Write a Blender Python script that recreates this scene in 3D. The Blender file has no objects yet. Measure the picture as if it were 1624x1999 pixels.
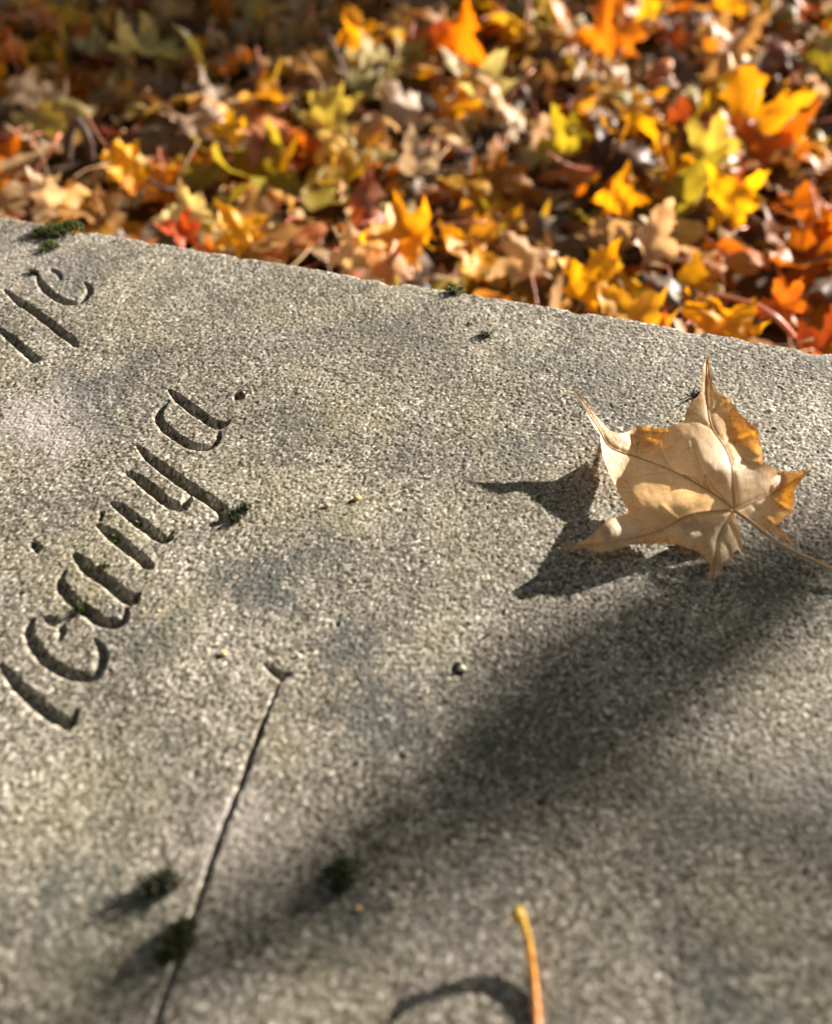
import bpy, math, random
import numpy as np
from mathutils import Vector, Matrix, Euler
from mathutils.geometry import delaunay_2d_cdt

R = math.radians
random.seed(7)
rng = np.random.default_rng(7)
sc = bpy.context.scene
col = sc.collection

# ------------------------------------------------------------------ camera
F = 1127.0            # focal length in pixels of the photograph
CAM_H = 0.32          # metres above the slab
PITCH = 51.0          # degrees below the horizon
SPAN = 1448.0         # photograph pixels covered by the picture's height
GROUND = -0.23        # ground level; the top of the slab is z = 0
cd = bpy.data.cameras.new('camera')
cam = bpy.data.objects.new('camera', cd); col.objects.link(cam)
cam.location = (0, 0, CAM_H)
cam.rotation_euler = (R(90 - PITCH), 0, 0)
cd.sensor_fit = 'VERTICAL'; cd.sensor_height = 36.0
cd.lens = 36.0 * F / SPAN
cd.clip_start = 0.01; cd.clip_end = 2000
cd.dof.use_dof = True
cd.dof.focus_distance = 0.455
cd.dof.aperture_fstop = cd.lens / 8.2      # an 8.2 mm pupil
cd.dof.aperture_blades = 0
sc.camera = cam

# ------------------------------------------------------------------ light
AZ, EL = 32.0, 17.5
L = Vector((math.cos(R(EL)) * math.cos(R(AZ)), math.cos(R(EL)) * math.sin(R(AZ)), math.sin(R(EL))))
w = bpy.data.worlds.new('World'); sc.world = w; w.use_nodes = True
wn = w.node_tree.nodes; bg = wn['Background']
sky = wn.new('ShaderNodeTexSky'); sky.sky_type = 'NISHITA'; sky.sun_disc = False
sky.sun_elevation = R(EL); sky.sun_rotation = R(90 - AZ)
w.node_tree.links.new(sky.outputs[0], bg.inputs[0]); bg.inputs[1].default_value = 0.05
sd = bpy.data.lights.new('sun', 'SUN'); sd.energy = 5.0; sd.angle = R(0.53); sd.color = (1.0, 0.93, 0.81)
so = bpy.data.objects.new('sun', sd); col.objects.link(so)
so.rotation_euler = L.to_track_quat('Z', 'Y').to_euler()
sc.view_settings.view_transform = 'Standard'
sc.view_settings.look = 'None'
sc.view_settings.gamma = 1.0
sc.view_settings.use_curve_mapping = False
sc.view_settings.exposure = 1.75
sc.cycles.use_adaptive_sampling = True
sc.cycles.adaptive_threshold = 0.025
sc.cycles.max_bounces = 4
sc.cycles.diffuse_bounces = 2
sc.cycles.glossy_bounces = 1
sc.cycles.transmission_bounces = 3

# ------------------------------------------------------------------ helpers
_p = R(PITCH)
_f = np.array([0, math.cos(_p), -math.sin(_p)]); _u = np.array([0, math.sin(_p), math.cos(_p)])
def at(x, y, z=0.0):
    """the point at height z that the photograph shows at pixel (x, y)"""
    d = np.array([x - 812.0, 0, 0]) + _u * (999.5 - y) + _f * F
    t = (z - CAM_H) / d[2]
    return Vector((d[0] * t, d[1] * t, z))
def proj(P):
    d = np.array(P) - np.array([0, 0, CAM_H]); w_ = d @ _f
    return 812 + F * d[0] / w_, 999.5 - F * (d @ _u) / w_, w_

def tag(o, label=None, cat=None, group=None, kind=None):
    if label: o['label'] = label
    if cat: o['category'] = cat
    if group: o['group'] = group
    if kind: o['kind'] = kind
    return o
def link(name, me, mat=None, parent=None, smooth=True):
    o = bpy.data.objects.new(name, me); col.objects.link(o)
    if mat and not me.materials: me.materials.append(mat)
    if parent: o.parent = parent
    return o
def mesh(name, V, Fc, smooth=True):
    me = bpy.data.meshes.new(name)
    me.from_pydata([tuple(v) for v in V], [], [tuple(f) for f in Fc])
    me.update()
    if smooth:
        me.polygons.foreach_set('use_smooth', [True] * len(me.polygons))
    return me
def fastmesh(name, V, Q, smooth=True):
    """V (n,3) array, Q (m,k) int array with the same number of corners per face"""
    me = bpy.data.meshes.new(name); k = Q.shape[1]
    me.vertices.add(len(V)); me.vertices.foreach_set('co', np.asarray(V, np.float32).ravel())
    me.loops.add(Q.size); me.loops.foreach_set('vertex_index', Q.astype(np.int32).ravel())
    me.polygons.add(len(Q))
    me.polygons.foreach_set('loop_start', np.arange(0, Q.size, k, dtype=np.int32))
    if smooth: me.polygons.foreach_set('use_smooth', np.ones(len(Q), bool))
    me.update(calc_edges=True); me.validate()
    return me
def tube(pts, radii, n=8, cap=True):
    """tapered tube along 3-D points; returns V, F"""
    pts = [Vector(p) for p in pts]; V = []; Fc = []
    prev = None
    for i, p in enumerate(pts):
        a = pts[max(i - 1, 0)]; b = pts[min(i + 1, len(pts) - 1)]
        t = (b - a).normalized()
        ref = Vector((0, 0, 1)) if abs(t.z) < .95 else Vector((1, 0, 0))
        s = t.cross(ref).normalized() if prev is None else (prev - t * prev.dot(t)).normalized()
        prev = s; q = t.cross(s)
        for k in range(n):
            an = 2 * math.pi * k / n
            V.append(p + (s * math.cos(an) + q * math.sin(an)) * radii[i])
    for i in range(len(pts) - 1):
        for k in range(n):
            Fc.append((i * n + k, i * n + (k + 1) % n, (i + 1) * n + (k + 1) % n, (i + 1) * n + k))
    if cap:
        Fc.append(tuple(range(n - 1, -1, -1))); m = (len(pts) - 1) * n; Fc.append(tuple(range(m, m + n)))
    return V, Fc
def smoothline(pts, n=6):
    """Catmull-Rom through points of any dimension"""
    P = [np.array(p, float) for p in pts]
    P = [2 * P[0] - P[1]] + P + [2 * P[-1] - P[-2]]
    out = []
    for i in range(1, len(P) - 2):
        for k in range(n):
            t = k / n
            out.append(.5 * (2 * P[i] + (P[i + 1] - P[i - 1]) * t + (2 * P[i - 1] - 5 * P[i] + 4 * P[i + 1] - P[i + 2]) * t * t
                             + (-P[i - 1] + 3 * P[i] - 3 * P[i + 1] + P[i + 2]) * t ** 3))
    out.append(P[-2]); return out

T1 = rng.random((512, 512)); JX = rng.random((512, 512)); JY = rng.random((512, 512)); AM = rng.random((512, 512)); GV = rng.random((512, 512))
def vnoise(x, y, off=0):
    x = x + off * 17.31; y = y + off * 9.77
    ix = np.floor(x).astype(int); iy = np.floor(y).astype(int)
    fx = x - ix; fy = y - iy; fx = fx * fx * (3 - 2 * fx); fy = fy * fy * (3 - 2 * fy)
    g = lambda a, b: T1[a & 511, b & 511]
    return (g(ix, iy) * (1 - fx) + g(ix + 1, iy) * fx) * (1 - fy) + (g(ix, iy + 1) * (1 - fx) + g(ix + 1, iy + 1) * fx) * fy
def fbm(x, y, n=4, off=0):
    s = 0; a = .5
    for i in range(n):
        s = s + a * vnoise(x * 2 ** i, y * 2 ** i, off + i * 3.1); a *= .5
    return s / (1 - .5 ** n)
def beads(x, y, sh=0):
    """rounded grains packed at random: height 0..1 and a value for each grain"""
    ix = np.floor(x).astype(int); iy = np.floor(y).astype(int)
    best = np.full(x.shape, -1.0); val = np.zeros(x.shape)
    for dx in (-1, 0, 1):
        for dy in (-1, 0, 1):
            a = (ix + dx + sh) & 511; b = (iy + dy + sh * 3) & 511
            px = ix + dx + JX[a, b]; py = iy + dy + JY[a, b]
            d2 = (x - px) ** 2 + (y - py) ** 2
            am = .35 + .65 * AM[a, b]
            h = am * (1 - d2 / (.55 + .5 * AM[b, a]))
            m = h > best
            best = np.where(m, h, best); val = np.where(m, GV[a, b], val)
    return np.clip(best, 0, 1), val

# ------------------------------------------------------------------ material helpers
def newmat(name):
    m = bpy.data.materials.new(name); m.use_nodes = True
    nt = m.node_tree; nt.nodes.clear()
    return m, nt.nodes, nt.links
def ramp(N, pts, interp='LINEAR'):
    r = N.new('ShaderNodeValToRGB'); r.color_ramp.interpolation = interp
    e = r.color_ramp.elements
    while len(e) < len(pts): e.new(.5)
    for i, (p, c) in enumerate(pts):
        e[i].position = p; e[i].color = (c[0], c[1], c[2], 1)
    return r
def mixc(N, K, fac, a, b, mode='MIX'):
    m = N.new('ShaderNodeMix'); m.data_type = 'RGBA'; m.blend_type = mode
    for s, v in ((m.inputs[0], fac), (m.inputs[6], a), (m.inputs[7], b)):
        if isinstance(v, (int, float)): s.default_value = v
        elif isinstance(v, tuple): s.default_value = (v[0], v[1], v[2], 1)
        else: K.new(v, s)
    return m.outputs[2]
def noise(N, K, scale, detail=4, rough=.55, vec=None):
    n = N.new('ShaderNodeTexNoise'); n.inputs['Scale'].default_value = scale
    n.inputs['Detail'].default_value = detail; n.inputs['Roughness'].default_value = rough
    if vec is not None: K.new(vec, n.inputs['Vector'])
    return n.outputs['Fac']

def stone_material():
    m, N, K = newmat('weathered_sandstone')
    out = N.new('ShaderNodeOutputMaterial'); p = N.new('ShaderNodeBsdfPrincipled'); K.new(p.outputs[0], out.inputs[0])
    p.inputs['Roughness'].default_value = .82; p.inputs['Specular IOR Level'].default_value = .35
    tc = N.new('ShaderNodeTexCoord').outputs['Object']
    ga = N.new('ShaderNodeAttribute'); ga.attribute_name = 'grain'
    st = N.new('ShaderNodeAttribute'); st.attribute_name = 'stain_shade'
    big = noise(N, K, 14, 5, .6, tc)
    base = ramp(N, [(.30, (.168, .152, .134)), (.5, (.264, .241, .214)), (.70, (.368, .342, .312))]); K.new(big, base.inputs[0])
    gr = ramp(N, [(0, (.16, .14, .11)), (.20, (.40, .37, .31)), (.45, (.84, .81, .73)), (.75, (1.12, 1.08, 1.0)), (.90, (1.6, 1.57, 1.5)), (1, (2.8, 2.78, 2.7))])
    fa = N.new('ShaderNodeAttribute'); fa.attribute_name = 'fine'
    cut_ = N.new('ShaderNodeMath'); cut_.operation = 'GREATER_THAN'; cut_.inputs[1].default_value = .98; K.new(fa.outputs['Fac'], cut_.inputs[0])
    vo = N.new('ShaderNodeTexVoronoi'); vo.inputs['Scale'].default_value = 820; K.new(tc, vo.inputs['Vector'])
    vs = N.new('ShaderNodeSeparateColor'); K.new(vo.outputs['Color'], vs.inputs[0])
    gm = N.new('ShaderNodeMix'); K.new(cut_.outputs[0], gm.inputs[0]); K.new(vs.outputs[0], gm.inputs[2]); K.new(ga.outputs['Fac'], gm.inputs[3])
    K.new(gm.outputs[0], gr.inputs[0])
    c = mixc(N, K, 1.0, base.outputs[0], gr.outputs[0], 'MULTIPLY')
    sep = N.new('ShaderNodeSeparateColor'); K.new(st.outputs['Color'], sep.inputs[0])
    c = mixc(N, K, sep.outputs[0], c, (.085, .085, .078))            # dark grey lichen film, plus shade painted at the lower left
    c = mixc(N, K, sep.outputs[1], c, (.36, .325, .17))              # yellow-green algae
    c = mixc(N, K, sep.outputs[2], c, (.56, .49, .48))               # pale pinkish film
    fine = noise(N, K, 1400, 2, .6, tc)
    fr = ramp(N, [(.3, (.72, .72, .70)), (.7, (1.2, 1.2, 1.2))]); K.new(fine, fr.inputs[0])
    c = mixc(N, K, 1.0, c, fr.outputs[0], 'MULTIPLY')
    K.new(c, p.inputs['Base Color'])
    b = N.new('ShaderNodeBump'); b.inputs['Strength'].default_value = .55; b.inputs['Distance'].default_value = .00035
    K.new(noise(N, K, 1100, 3, .65, tc), b.inputs['Height'])
    inv = N.new('ShaderNodeMath'); inv.operation = 'SUBTRACT'; inv.inputs[0].default_value = 1; K.new(cut_.outputs[0], inv.inputs[1])
    b3 = N.new('ShaderNodeBump'); b3.invert = True; b3.inputs['Distance'].default_value = .0007; K.new(inv.outputs[0], b3.inputs['Strength'])
    K.new(vo.outputs['Distance'], b3.inputs['Height']); K.new(b.outputs[0], b3.inputs['Normal']); K.new(b3.outputs[0], p.inputs['Normal'])
    return m

def leaf_material(name, source, trans=.45, spots=True, rough=.5, under=.45, bump=.0006, net=False):
    """thin leaf: diffuse and gloss on the lit side, light shining through to the other"""
    m, N, K = newmat(name)
    out = N.new('ShaderNodeOutputMaterial')
    if source == 'object':
        c = N.new('ShaderNodeObjectInfo').outputs['Color']
    elif source == 'attr':
        a = N.new('ShaderNodeAttribute'); a.attribute_name = 'col'; c = a.outputs['Color']
    else:
        rg = N.new('ShaderNodeRGB'); rg.outputs[0].default_value = (*source, 1); c = rg.outputs[0]
    pos = N.new('ShaderNodeNewGeometry')
    n1 = noise(N, K, 38, 5, .65, pos.outputs['Position'])
    r1 = ramp(N, [(.30, (.62, .55, .50)), (.5, (1, 1, 1)), (.72, (1.18, 1.16, 1.1))]); K.new(n1, r1.inputs[0])
    c = mixc(N, K, 1.0, c, r1.outputs[0], 'MULTIPLY')
    if spots:
        n2 = noise(N, K, 160, 3, .7, pos.outputs['Position'])
        r2 = ramp(N, [(.0, (0, 0, 0)), (.66, (0, 0, 0)), (.76, (.75, .75, .75))]); K.new(n2, r2.inputs[0])
        c = mixc(N, K, r2.outputs[0], c, (.10, .045, .018))
    paler = mixc(N, K, under, c, (.62, .50, .36))
    surf = mixc(N, K, pos.outputs['Backfacing'], c, paler)
    p = N.new('ShaderNodeBsdfPrincipled'); K.new(surf, p.inputs['Base Color'])
    p.inputs['Roughness'].default_value = rough; p.inputs['Specular IOR Level'].default_value = .45
    bm = N.new('ShaderNodeBump'); bm.inputs['Strength'].default_value = .6; bm.inputs['Distance'].default_value = bump
    K.new(noise(N, K, 240, 4, .6, pos.outputs['Position']), bm.inputs['Height']); K.new(bm.outputs[0], p.inputs['Normal'])
    if net:
        vo = N.new('ShaderNodeTexVoronoi'); vo.feature = 'DISTANCE_TO_EDGE'; vo.inputs['Scale'].default_value = 520
        K.new(pos.outputs['Position'], vo.inputs['Vector'])
        vr = ramp(N, [(0, (0, 0, 0)), (.10, (1, 1, 1))]); K.new(vo.outputs['Distance'], vr.inputs[0])
        b2 = N.new('ShaderNodeBump'); b2.inputs['Strength'].default_value = .45; b2.inputs['Distance'].default_value = .00025; b2.invert = True
        K.new(vr.outputs[0], b2.inputs['Height']); K.new(bm.outputs[0], b2.inputs['Normal']); K.new(b2.outputs[0], p.inputs['Normal'])
        vr2 = ramp(N, [(0, (.84, .80, .74)), (.12, (1, 1, 1))]); K.new(vo.outputs['Distance'], vr2.inputs[0])
        c = mixc(N, K, 1.0, c, vr2.outputs[0], 'MULTIPLY')
        K.new(mixc(N, K, 1.0, surf, vr2.outputs[0], 'MULTIPLY'), p.inputs['Base Color'])
    t = N.new('ShaderNodeBsdfTranslucent')
    g = N.new('ShaderNodeGamma'); g.inputs[1].default_value = 1.12; K.new(c, g.inputs[0])
    tc_ = mixc(N, K, 1.0, g.outputs[0], (1.25, 1.2, 1.0), 'MULTIPLY')
    K.new(tc_, t.inputs['Color']); K.new(bm.outputs[0], t.inputs['Normal'])
    mx = N.new('ShaderNodeMixShader'); mx.inputs[0].default_value = trans
    K.new(p.outputs[0], mx.inputs[1]); K.new(t.outputs[0], mx.inputs[2]); K.new(mx.outputs[0], out.inputs[0])
    return m

def plain(name, cols, scale, rough=.7, bump=0, bscale=100, coord='Object'):
    m, N, K = newmat(name)
    out = N.new('ShaderNodeOutputMaterial'); p = N.new('ShaderNodeBsdfPrincipled'); K.new(p.outputs[0], out.inputs[0])
    tc = N.new('ShaderNodeTexCoord').outputs[coord]
    n = noise(N, K, scale, 5, .6, tc)
    r = ramp(N, [(.3 + .4 * i / max(1, len(cols) - 1), c) for i, c in enumerate(cols)]); K.new(n, r.inputs[0])
    K.new(r.outputs[0], p.inputs['Base Color']); p.inputs['Roughness'].default_value = rough
    if bump:
        b = N.new('ShaderNodeBump'); b.inputs['Strength'].default_value = .7; b.inputs['Distance'].default_value = bump
        K.new(noise(N, K, bscale, 4, .6, tc), b.inputs['Height']); K.new(b.outputs[0], p.inputs['Normal'])
    return m

M_STONE = stone_material()
M_LEAF = leaf_material('fallen_leaf', 'object', under=.26)
M_LITTER = leaf_material('litter_leaf', 'attr', under=.26)
M_HERO = leaf_material('dry_tan_leaf', 'attr', trans=.36, rough=.5, under=.5, bump=.0004, net=True)
M_VEIN = plain('leaf_vein', [(.36, .19, .075), (.55, .34, .16)], 60, .55)
M_SIDEVEIN = plain('side_vein', [(.55, .38, .19), (.66, .47, .26)], 60, .55)
M_STALK = plain('orange_stalk', [(.98, .55, .05), (.95, .40, .08), (.92, .42, .22)], 26, .45, .0004, 300)
def stalk_material():
    m, N, K = newmat('orange_stalk_skin')
    out = N.new('ShaderNodeOutputMaterial'); p = N.new('ShaderNodeBsdfPrincipled'); K.new(p.outputs[0], out.inputs[0])
    tc = N.new('ShaderNodeTexCoord'); sx = N.new('ShaderNodeSeparateXYZ'); K.new(tc.outputs['Generated'], sx.inputs[0])
    r = ramp(N, [(.25, (.78, .30, .17)), (.55, (.88, .36, .12)), (.78, (.92, .40, .05)), (.95, (.95, .58, .08)), (1, (.55, .42, .14))]); K.new(sx.outputs[1], r.inputs[0])
    n = noise(N, K, 420, 4, .7, tc.outputs['Object']); rn = ramp(N, [(.3, (.62, .55, .5)), (.65, (1.08, 1.08, 1.08))]); K.new(n, rn.inputs[0])
    K.new(mixc(N, K, 1.0, r.outputs[0], rn.outputs[0], 'MULTIPLY'), p.inputs['Base Color']); p.inputs['Roughness'].default_value = .5
    p.inputs['Subsurface Weight'].default_value = .25; p.inputs['Subsurface Radius'].default_value = (.002, .001, .0004); p.inputs['Subsurface Scale'].default_value = .6
    wv = N.new('ShaderNodeTexWave'); wv.inputs['Scale'].default_value = 300; wv.bands_direction = 'X'; wv.inputs['Distortion'].default_value = 3; K.new(tc.outputs['Object'], wv.inputs['Vector'])
    b = N.new('ShaderNodeBump'); b.inputs['Strength'].default_value = .5; b.inputs['Distance'].default_value = .0004; K.new(wv.outputs['Fac'], b.inputs['Height']); K.new(b.outputs[0], p.inputs['Normal'])
    return m
M_STALK = stalk_material()
M_PINK = plain('pink_stalk', [(.62, .16, .10), (.75, .28, .18)], 40, .45)
M_TWIG = plain('bark_twig', [(.05, .03, .022), (.14, .09, .065)], 60, .8, .001, 300)
M_BARK = plain('tree_bark', [(.07, .055, .042), (.16, .13, .10)], 9, .9, .01, 40)
M_GREEN = leaf_material('green_leaf', (.10, .24, .03), trans=.4)
M_SOIL = plain('soil', [(.025, .014, .008), (.07, .035, .014), (.16, .075, .022)], 16, .95, .01, 60)
M_PEBBLE = plain('pale_grit', [(.55, .47, .36), (.78, .72, .62)], 300, .6)
M_TANGRIT = plain('tan_grit', [(.55, .30, .12), (.75, .50, .25)], 300, .6)
M_SEED = plain('dark_seed', [(.012, .009, .007), (.05, .035, .02)], 300, .6)
def moss_material():
    m, N, K = newmat('moss')
    out = N.new('ShaderNodeOutputMaterial'); p = N.new('ShaderNodeBsdfPrincipled')
    a = N.new('ShaderNodeAttribute'); a.attribute_name = 'col'
    K.new(a.outputs['Color'], p.inputs['Base Color']); p.inputs['Roughness'].default_value = .6
    t = N.new('ShaderNodeBsdfTranslucent'); K.new(a.outputs['Color'], t.inputs[0])
    mx = N.new('ShaderNodeMixShader'); mx.inputs[0].default_value = .3
    K.new(p.outputs[0], mx.inputs[1]); K.new(t.outputs[0], mx.inputs[2]); K.new(mx.outputs[0], out.inputs[0])
    return m
M_MOSS = moss_material()

# ------------------------------------------------------------------ ground
n = 60
xs = np.concatenate([[-600, -200, -60, -25], np.linspace(-9, 9, n), [25, 60, 200, 600]])
X, Y = np.meshgrid(xs, xs, indexing='ij')
Z = GROUND - .012 + (fbm(X * 1.3, Y * 1.3, 3) - .5) * .05 * (np.hypot(X, Y) < 12)
V = np.stack([X, Y, Z], -1).reshape(-1, 3); m_ = len(xs)
I = np.arange((m_ - 1) * (m_ - 1)); a = (I // (m_ - 1)) * m_ + I % (m_ - 1)
g = link('ground', fastmesh('ground', V, np.stack([a, a + m_, a + m_ + 1, a + 1], 1)), M_SOIL)
tag(g, kind='structure')

# ------------------------------------------------------------------ grave slab
E0 = np.array(at(250, 579)); E1 = np.array(at(1374, 762))
ed = (E1 - E0); ed /= np.linalg.norm(ed)                 # along the far edge
nd = np.array([-ed[1], ed[0], 0])                        # away from the camera, across the edge
EO = (E0 + E1) / 2
EO = EO - nd * .0035
def to_uv(P):
    d = np.array(P) - EO
    return d @ ed, -(d @ nd)                             # u along the edge, v inwards from it
def ptsuv(pts): return np.array([to_uv(at(x, y)) for x, y in pts])

zA = lambda P: [(250 + x / 5.88, 980 + y / 5.88) for x, y in P]
zB = lambda P: [(340 + x / 6.246, 800 + y / 6.246) for x, y in P]
zC = lambda P: [(250 + x / 7.995, 570 + y / 7.995) for x, y in P]
STROKES = [   # polyline in the photograph, half width (m), depth (m)
    # last letter of the lower word: stem, bowl
    (zB([(760, 170), (830, 235), (960, 335), (1080, 420), (1180, 475), (1235, 480), (1300, 440)]), .0025, .0030),
    (zB([(770, 270), (700, 330), (670, 400), (700, 480), (800, 570), (920, 645), (1030, 680), (1130, 665), (1190, 610), (1215, 540)]), .0022, .0027),
    # letter with the long tail
    (zB([(490, 670), (570, 755), (690, 850), (820, 950), (960, 1045), (1090, 1125), (1190, 1195), (1235, 1260), (1200, 1330), (1110, 1370)]), .0026, .0032),
    (zB([(385, 895), (480, 950), (590, 1035), (700, 1130), (800, 1190), (890, 1200), (930, 1130), (960, 1080)]), .0024, .0030),
    # two leaning strokes of the next letter
    (zB([(235, 1160), (330, 1210), (440, 1300), (560, 1390), (660, 1465), (740, 1490), (790, 1430)]), .0024, .0028),
    (zB([(180, 1235), (150, 1330)]), .0014, .0016),
    (zA([(650, 230), (760, 300), (880, 400), (990, 490), (1060, 545), (1110, 590)]), .0024, .0028),
    # crossed letter
    (zA([(460, 470), (520, 540), (620, 630), (740, 700), (850, 800), (940, 855), (1000, 800)]), .0026, .0032),
    (zA([(540, 650), (620, 610), (720, 570)]), .0018, .0022),
    # round letter
    (zA([(390, 610), (345, 690), (390, 790), (480, 880), (580, 960), (690, 1035), (800, 1045), (870, 1010), (890, 930)]), .0024, .0030),
    # capital
    (zA([(200, 985), (300, 1040), (400, 1000), (500, 930)]), .0020, .0022),
    (zA([(350, 1050), (360, 1130), (330, 1190)]), .0016, .0018),
    (zA([(120, 1000), (75, 1090), (120, 1220), (220, 1350), (350, 1440), (500, 1490), (620, 1480), (680, 1400), (690, 1290), (640, 1180)]), .0024, .0030),
    (zA([(-150, 1390), (-60, 1510), (40, 1620), (160, 1720), (290, 1830), (400, 1880), (450, 1840), (480, 1770)]), .0025, .0031),
    # dot above the word
    (zA([(120, 380), (170, 440)]), .0018, .0022),
    # upper word: last letter, two stems
    (zC([(350, 690), (440, 740), (480, 820)]), .0014, .0013),
    (zC([(200, 740), (240, 850), (330, 950), (450, 1030), (570, 1075), (700, 1060), (780, 980), (800, 910), (740, 840)]), .0023, .0026),
    (zC([(-160, 930), (0, 1060), (150, 1160), (330, 1290), (480, 1410), (600, 1500), (660, 1570)]), .0025, .0030),
    (zC([(-240, 1360), (-100, 1470), (20, 1570), (110, 1650), (190, 1720), (240, 1700)]), .0024, .0028),
    # ruled line with a notch at its head
    ([(622, 1236), (606, 1272), (590, 1312), (573, 1360), (548, 1425), (523, 1492), (500, 1562), (470, 1648), (436, 1745), (415, 1800), (380, 1900), (340, 2010)], .0013, .0021),
    ([(598, 1214), (608, 1223), (617, 1231), (624, 1240)], .0014, .0024),
    ([(612, 1233), (622, 1232), (630, 1231), (636, 1229)], .0012, .0018),
]
PITS = [((561, 836), .0034, .0050), ((870, 1222), .0030, .0030), ((540, 1202), .0016, .0014), ((253, 1116), .0012, .0015),
        ((648, 1198), .0014, .0012), ((986, 1412), .0020, .0016), ((1240, 1372), .0012, .0010), ((700, 1160), .0012, .001),
        ((585, 845), .0010, .0012), ((592, 960), .0009, .001), ((800, 735), .0012, .0012), ((1360, 1510), .0016, .0012), ((790, 1345), .0013, .0012)]
STAINS_SHADE = [   # pixel, radius, channel, strength
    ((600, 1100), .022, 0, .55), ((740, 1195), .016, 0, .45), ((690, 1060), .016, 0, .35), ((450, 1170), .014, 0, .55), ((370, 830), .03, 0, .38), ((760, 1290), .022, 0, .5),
    ((320, 1570), .022, 0, .5), ((860, 1100), .02, 0, .22), ((1260, 1690), .016, 0, .4), ((640, 880), .02, 0, .25), ((950, 1300), .03, 0, .25), ((720, 1590), .014, 0, .4), ((1100, 880), .03, 0, .15),  # first patch here, lower left, also paints in the shade on the front
    ((720, 870), .022, 1, .4), ((730, 990), .018, 1, .45), ((470, 1150), .018, 1, .35), ((360, 1060), .03, 1, .35), ((900, 870), .018, 1, .25), ((340, 1400), .03, 1, .3), ((930, 780), .02, 1, .22), ((1000, 980), .03, 1, .18), ((620, 1330), .012, 1, .4), ((330, 1650), .02, 1, .35), ((650, 800), .02, 1, .15),
    ((262, 880), .03, 2, .5), ((280, 640), .03, 2, .2), ((310, 900), .02, 2, .2), ((880, 1620), .02, 2, .15), ((560, 1440), .02, 2, .25), ((1330, 1380), .02, 2, .2)]

du = .00066
U = np.concatenate([[-1.1, -1.0, -.85, -.7, -.58, -.5, -.46, -.42, -.39], np.arange(-.37, .345, du), [.36, .38, .42, .5, .6, .75, .9, 1.0]])
ER = .0055                                               # worn radius of the edge
Vin = np.concatenate([np.arange(ER, .50, du), np.geomspace(.502, .78, 18)])
arc = np.linspace(math.pi / 2, 0, 12)[1:]
# profile of the far side: down the face, round the edge, then over the top
prof_v = np.concatenate([np.full(16, 0.0), ER - ER * np.cos(arc[::-1]), Vin])
prof_z = np.concatenate([np.concatenate([np.linspace(GROUND - .08, -.03, 8)[:-1], np.linspace(-.03, -ER - .0006, 9)]), -ER + ER * np.sin(arc[::-1]), np.zeros(len(Vin))])
nrm_v = np.concatenate([np.full(16, -1.0), -np.cos(arc[::-1]), np.zeros(len(Vin))])
nrm_z = np.concatenate([np.zeros(16), np.sin(arc[::-1]), np.ones(len(Vin))])
arcl = np.concatenate([[0], np.cumsum(np.hypot(np.diff(prof_v), np.diff(prof_z)))])
arcl = arcl - arcl[16 + len(arc)] + ER
UU, SS = np.meshgrid(U, arcl, indexing='ij')
b1, g1 = beads(UU / .00122, SS / .00122)
b2, g2 = beads(UU / .0036, SS / .0036, 11)
h = .00080 * b1 + .00018 * np.clip(b2 - .35, 0, 1) * (g2 > .45)
h = h + .0008 * (fbm(UU / .04, SS / .04, 3) - .5) + .0012 * (fbm(UU / .16, SS / .16, 3, 5) - .5)
h = h - .0003 * np.clip(fbm(UU / .004, SS / .004, 2, 9) - .72, 0, 1) * 5
# chips out of the worn arris
near = np.exp(-(np.maximum(SS - .002, 0) / .006) ** 2) * (SS > -.03)
h = h - near * .0022 * np.clip(fbm(UU / .018, SS / .03, 3, 21) - .52, 0, 1) * 4 - near * .0008 * (fbm(UU / .004, SS / .006, 2, 22))
grain = g1.copy()
v0 = 16 + len(arc)
topU, topV = np.meshgrid(U, prof_v, indexing='ij')
wob = (fbm(UU / .004, SS / .004, 2, 31) - .5) * .0011
cut = np.zeros_like(h)
for pts, wd, dp in STROKES:
    P = ptsuv(smoothline(pts, 5)); nP = len(P)
    lo = P.min(0) - .006; hi = P.max(0) + .006
    iu = np.searchsorted(U, [lo[0], hi[0]]); iv = v0 + np.searchsorted(prof_v[v0:], [lo[1], hi[1]])
    sl = (slice(iu[0], iu[1]), slice(iv[0], iv[1]))
    qx, qy = topU[sl], topV[sl]
    best = np.zeros_like(qx)
    for i in range(nP - 1):
        ab = P[i + 1] - P[i]; l2 = ab @ ab + 1e-12
        t = np.clip(((qx - P[i, 0]) * ab[0] + (qy - P[i, 1]) * ab[1]) / l2, 0, 1)
        d = np.hypot(qx - P[i, 0] - t * ab[0], qy - P[i, 1] - t * ab[1]) + wob[sl]
        s = (i + t) / (nP - 1); tp = np.clip(np.minimum(s, 1 - s) * 5, 0, 1) ** .7 * .7 + .3
        q = np.clip(1 - (np.abs(d) / (wd * tp * 1.24)) ** 1.7, 0, 1)
        best = np.maximum(best, 1.35 * dp * tp * q ** .8)
    cut[sl] = np.maximum(cut[sl], best)
for (x, y), r_, dp in PITS:
    P = ptsuv([(x, y)])[0]
    iu = np.searchsorted(U, [P[0] - .01, P[0] + .01]); iv = v0 + np.searchsorted(prof_v[v0:], [P[1] - .01, P[1] + .01])
    sl = (slice(iu[0], iu[1]), slice(iv[0], iv[1]))
    d = np.hypot(topU[sl] - P[0], topV[sl] - P[1]) + wob[sl] * 1.3
    cut[sl] = np.maximum(cut[sl], dp * np.clip(1 - (np.abs(d) / r_) ** 2.5, 0, 1) ** .7)
h = h - cut
fine = ((U > -.372) & (U < .346)).astype(float)[:, None] * ((prof_v < .501).astype(float))[None, :]   # closely meshed part of the slab
h = h * fine + .00028 * (1 - fine)
pos = EO[None, None, :] + UU[..., None] * ed - (prof_v[None, :] + nrm_v[None, :] * h)[..., None] * nd
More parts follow.
